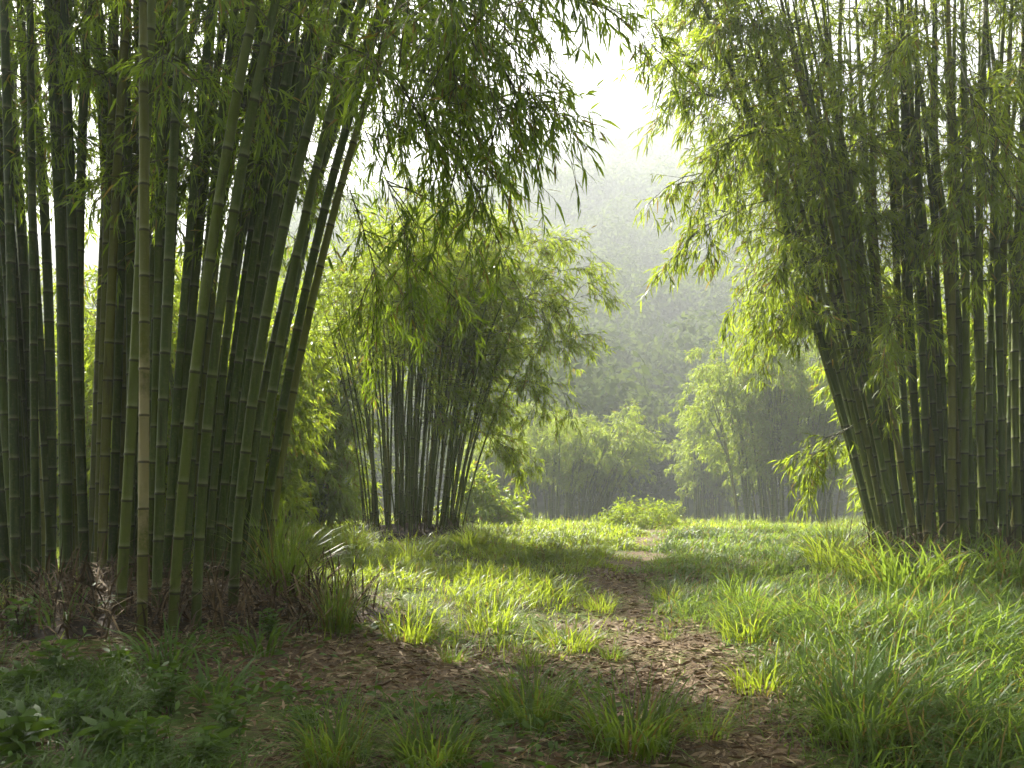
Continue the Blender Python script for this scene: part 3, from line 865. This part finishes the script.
def shrub(px, py, d, w, h, label, mat='weed', leaf=(0.10, 0.18), nb=60):
    x = (px - 512) / F * d; b = np.array([x, d, float(ground(x, d))])
    root = empty('shrub', b); tag(root, label, 'shrub', 'shrubs at the far end of the clearing')
    az = U(0, 6.283, nb); el = U(0.25, 1.5, nb)
    D = norm(np.stack([np.cos(az) * np.cos(el) * w, np.sin(az) * np.cos(el) * w, np.sin(el) * h], 1))
    L = 0.5 * U(0.7, 1.1, nb) * np.hypot(w * np.cos(el), 2 * h * np.sin(el))
    S = np.zeros((nb, 3)) + np.stack([np.cos(az), np.sin(az), np.zeros(nb)], 1) * 0.15 * w
    g = Geo(); foliage(g, S, D, L, 0.25, 14, 7, leaf=leaf, wid=0.3, stick=False, fine=False, qmin=0.25)
    g.build('foliage', [M[mat], M['twig']], root)
    s = Geo(); add_sticks(s, S, S + D * (L * 0.8)[:, None] - np.array([0, 0, 1.]) * (0.16 * L)[:, None], 0.012, 0.004)
    s.build('stem', [M['twig']], root)
shrub(641, 530, 24.0, 1.9, 1.0, 'round green shrub at the far end of the path', 'leaf_fresh', (0.07, 0.13), 80)
shrub(618, 530, 47.0, 2.4, 1.0, 'low hazy shrub between the two far clumps left of the path end', 'leaf_fresh', (0.14, 0.24), 80)
shrub(660, 530, 46.0, 1.8, 1.6, 'pale hazy shrub right behind the round green shrub', 'leaf_fresh', (0.14, 0.24), 80)
shrub(480, 530, 27.0, 1.6, 2.4, 'yellow green low shrub behind the right foot of the mid clearing clump', 'leaf_fresh', (0.15, 0.26))

# ------------------------------------------------------------------ forest on the hill
def tree_crowns(g, X, Y, Z, RR, HH, K, size, jit=0.35):
    """lumpy crowns of leaf clumps lying roughly along the crown surface"""
    for i in range(len(X)):
        r, hgt, k = RR[i], HH[i], int(K[i])
        c = np.array([X[i], Y[i], Z[i]])
        lob = norm(rng.normal(size=(9, 3)) + np.array([0, 0, 0.35])); lr = U(0.34, 0.58, 9)
        w = rng.integers(0, 9, k)
        nv = norm(rng.normal(size=(k, 3)) + 0.6 * lob[w])
        P = c + (lob[w] * 0.62 + nv * lr[w][:, None]) * np.array([r, r, hgt])
        nn = norm(nv + rng.normal(0, jit, (k, 3)))
        D = norm(np.cross(nn, rng.normal(size=(k, 3)))); S = np.cross(nn, D)
        L = (U(0.6, 1.3, k) * size[i])[:, None]
        V = np.stack([P - D * L, P + S * L * 0.55, P + D * L, P - S * L * 0.55], 1)
        g.add(V, (np.arange(k) * 4)[:, None] + np.array([[0, 1, 2, 3]]))

def forest():
    n = 3000
    y = U(80, 405, n); x = U(-0.30, 0.52, n) * y + U(-8, 8, n)
    m = 650
    y = np.concatenate([y, U(62, 130, m)]); x = np.concatenate([x, U(-0.72, 0.72, m) * y[n:]])
    r = U(2.4, 5.6, n + m) * (1 + 0.25 * (y > 200)); h = r * U(0.9, 1.5, n + m)
    z = ground(x, y) + h * U(0.6, 1.2, n + m)
    far = smooth(110, 260, y)
    g = Geo()
    tree_crowns(g, x, y, z, r, h, 420 - 250 * far, (0.085 + 0.055 * far) * r)
    tag(g.build('hillside_forest', [M['forest']]), 'misty tree covered hillside rising behind the clearing', 'forest', kind='stuff')
forest()

def shade_thicket():
    """unseen crowns added behind and beside the camera to shade the near stems"""
    X, Y = [], []
    for k in range(36):
        X.append(U(-24, 24)); Y.append(U(-18, -9))
    for k in range(24):
        sgn = 1 if k % 2 else -1
        X.append(sgn * U(14, 22)); Y.append(U(-10, 6))
    X, Y = np.array(X), np.array(Y); r = U(2.0, 3.4, len(X))
    Z = ground(X, Y) + U(1.0, 6.0, len(X))
    g = Geo(); tree_crowns(g, X, Y, Z, r, r * 1.3, np.full(len(X), 700), 0.07 * r, 0.6)
    tag(g.build('shade_thicket', [M['forest']]), 'unseen leaf screen around the near side of the clearing', 'shade_thicket', kind='stuff')
shade_thicket()  # added out of view to hold back skylight from the camera side

# ------------------------------------------------------------------ haze
def haze():
    g = Geo()
    a, b = np.array([-525., -25., -5.5]), np.array([525., 510., 188.0])
    V = np.array([[x, y, z] for z in (a[2], b[2]) for y in (a[1], b[1]) for x in (a[0], b[0])])
    g.add(V, np.array([[0, 2, 3, 1], [4, 5, 7, 6], [0, 1, 5, 4], [1, 3, 7, 5], [3, 2, 6, 7], [2, 0, 4, 6]]))
    m, nt, out = new_mat('haze_air')
    v = N(nt, 'ShaderNodeVolumePrincipled')
    v.inputs['Color'].default_value = (0.92, 0.96, 1.0, 1)
    v.inputs['Density'].default_value = HAZE
    v.inputs['Anisotropy'].default_value = 0.05
    nt.links.new(v.outputs[0], out.inputs['Volume'])
    o = g.build('haze', [m]); tag(o, 'pale morning haze filling the whole valley', 'haze', kind='stuff')
HAZE = 0.0020
haze()

# ------------------------------------------------------------------ light, sky, camera
SUN_EL, SUN_AZ = 43.0, -30.0       # azimuth from the view direction (+Y), minus = left
w = bpy.data.worlds.new('World'); scene.world = w; w.use_nodes = True
nt = w.node_tree; nt.nodes.clear()
out = nt.nodes.new('ShaderNodeOutputWorld'); bg = nt.nodes.new('ShaderNodeBackground')
sky = nt.nodes.new('ShaderNodeTexSky'); sky.sky_type = 'NISHITA'; sky.sun_disc = False
sky.sun_elevation = math.radians(SUN_EL); sky.sun_rotation = math.radians(SUN_AZ)
sky.air_density = 1.0; sky.dust_density = 6.0; sky.ozone_density = 1.0
bg.inputs['Strength'].default_value = 0.05
bw = nt.nodes.new('ShaderNodeRGBToBW'); nt.links.new(sky.outputs[0], bw.inputs[0])
milk = nt.nodes.new('ShaderNodeMix'); milk.data_type = 'RGBA'; milk.blend_type = 'MULTIPLY'; milk.inputs[0].default_value = 1.0
nt.links.new(bw.outputs[0], milk.inputs[6]); milk.inputs[7].default_value = (1.0, 0.985, 0.93, 1)   # misty white morning air
mw = nt.nodes.new('ShaderNodeMix'); mw.data_type = 'RGBA'; mw.inputs[0].default_value = 0.75
nt.links.new(sky.outputs[0], mw.inputs[6]); nt.links.new(milk.outputs[2], mw.inputs[7])
nt.links.new(mw.outputs[2], bg.inputs[0]); nt.links.new(bg.outputs[0], out.inputs[0])

L = bpy.data.lights.new('sun', 'SUN'); L.energy = 5.0; L.angle = math.radians(1.5); L.color = (1.0, 0.95, 0.86)
so = bpy.data.objects.new('sun', L); COL.objects.link(so)
from mathutils import Vector
el, az = math.radians(SUN_EL), math.radians(SUN_AZ)
sd = Vector((math.sin(az) * math.cos(el), math.cos(az) * math.cos(el), math.sin(el)))
so.rotation_euler = (-sd).to_track_quat('-Z', 'Y').to_euler(); so.location = sd * 50

cam = bpy.data.cameras.new('camera'); co = bpy.data.objects.new('camera', cam); COL.objects.link(co)
cam.sensor_width = 36.0; cam.lens = 36.0 * F / 1024.0
cam.shift_y = (HY - 384.0) / 1024.0
cam.clip_start = 0.05; cam.clip_end = 3000
co.location = (0, 0, CAM_H); co.rotation_euler = (math.radians(90), 0, 0)
scene.camera = co

scene.view_settings.view_transform = 'Standard'; scene.view_settings.look = 'None'
scene.view_settings.gamma = 1.0; scene.view_settings.exposure = 2.5
scene.cycles.use_denoising = True
try:
    scene.cycles.denoiser = 'OPENIMAGEDENOISE'
    scene.cycles.denoising_input_passes = 'RGB_ALBEDO_NORMAL'
except Exception:
    pass
scene.cycles.max_bounces = 7; scene.cycles.diffuse_bounces = 4; scene.cycles.transmission_bounces = 4
scene.cycles.volume_bounces = 1
scene.cycles.use_adaptive_sampling = True; scene.cycles.adaptive_threshold = 0.03
scene.cycles.caustics_reflective = False; scene.cycles.caustics_refractive = False
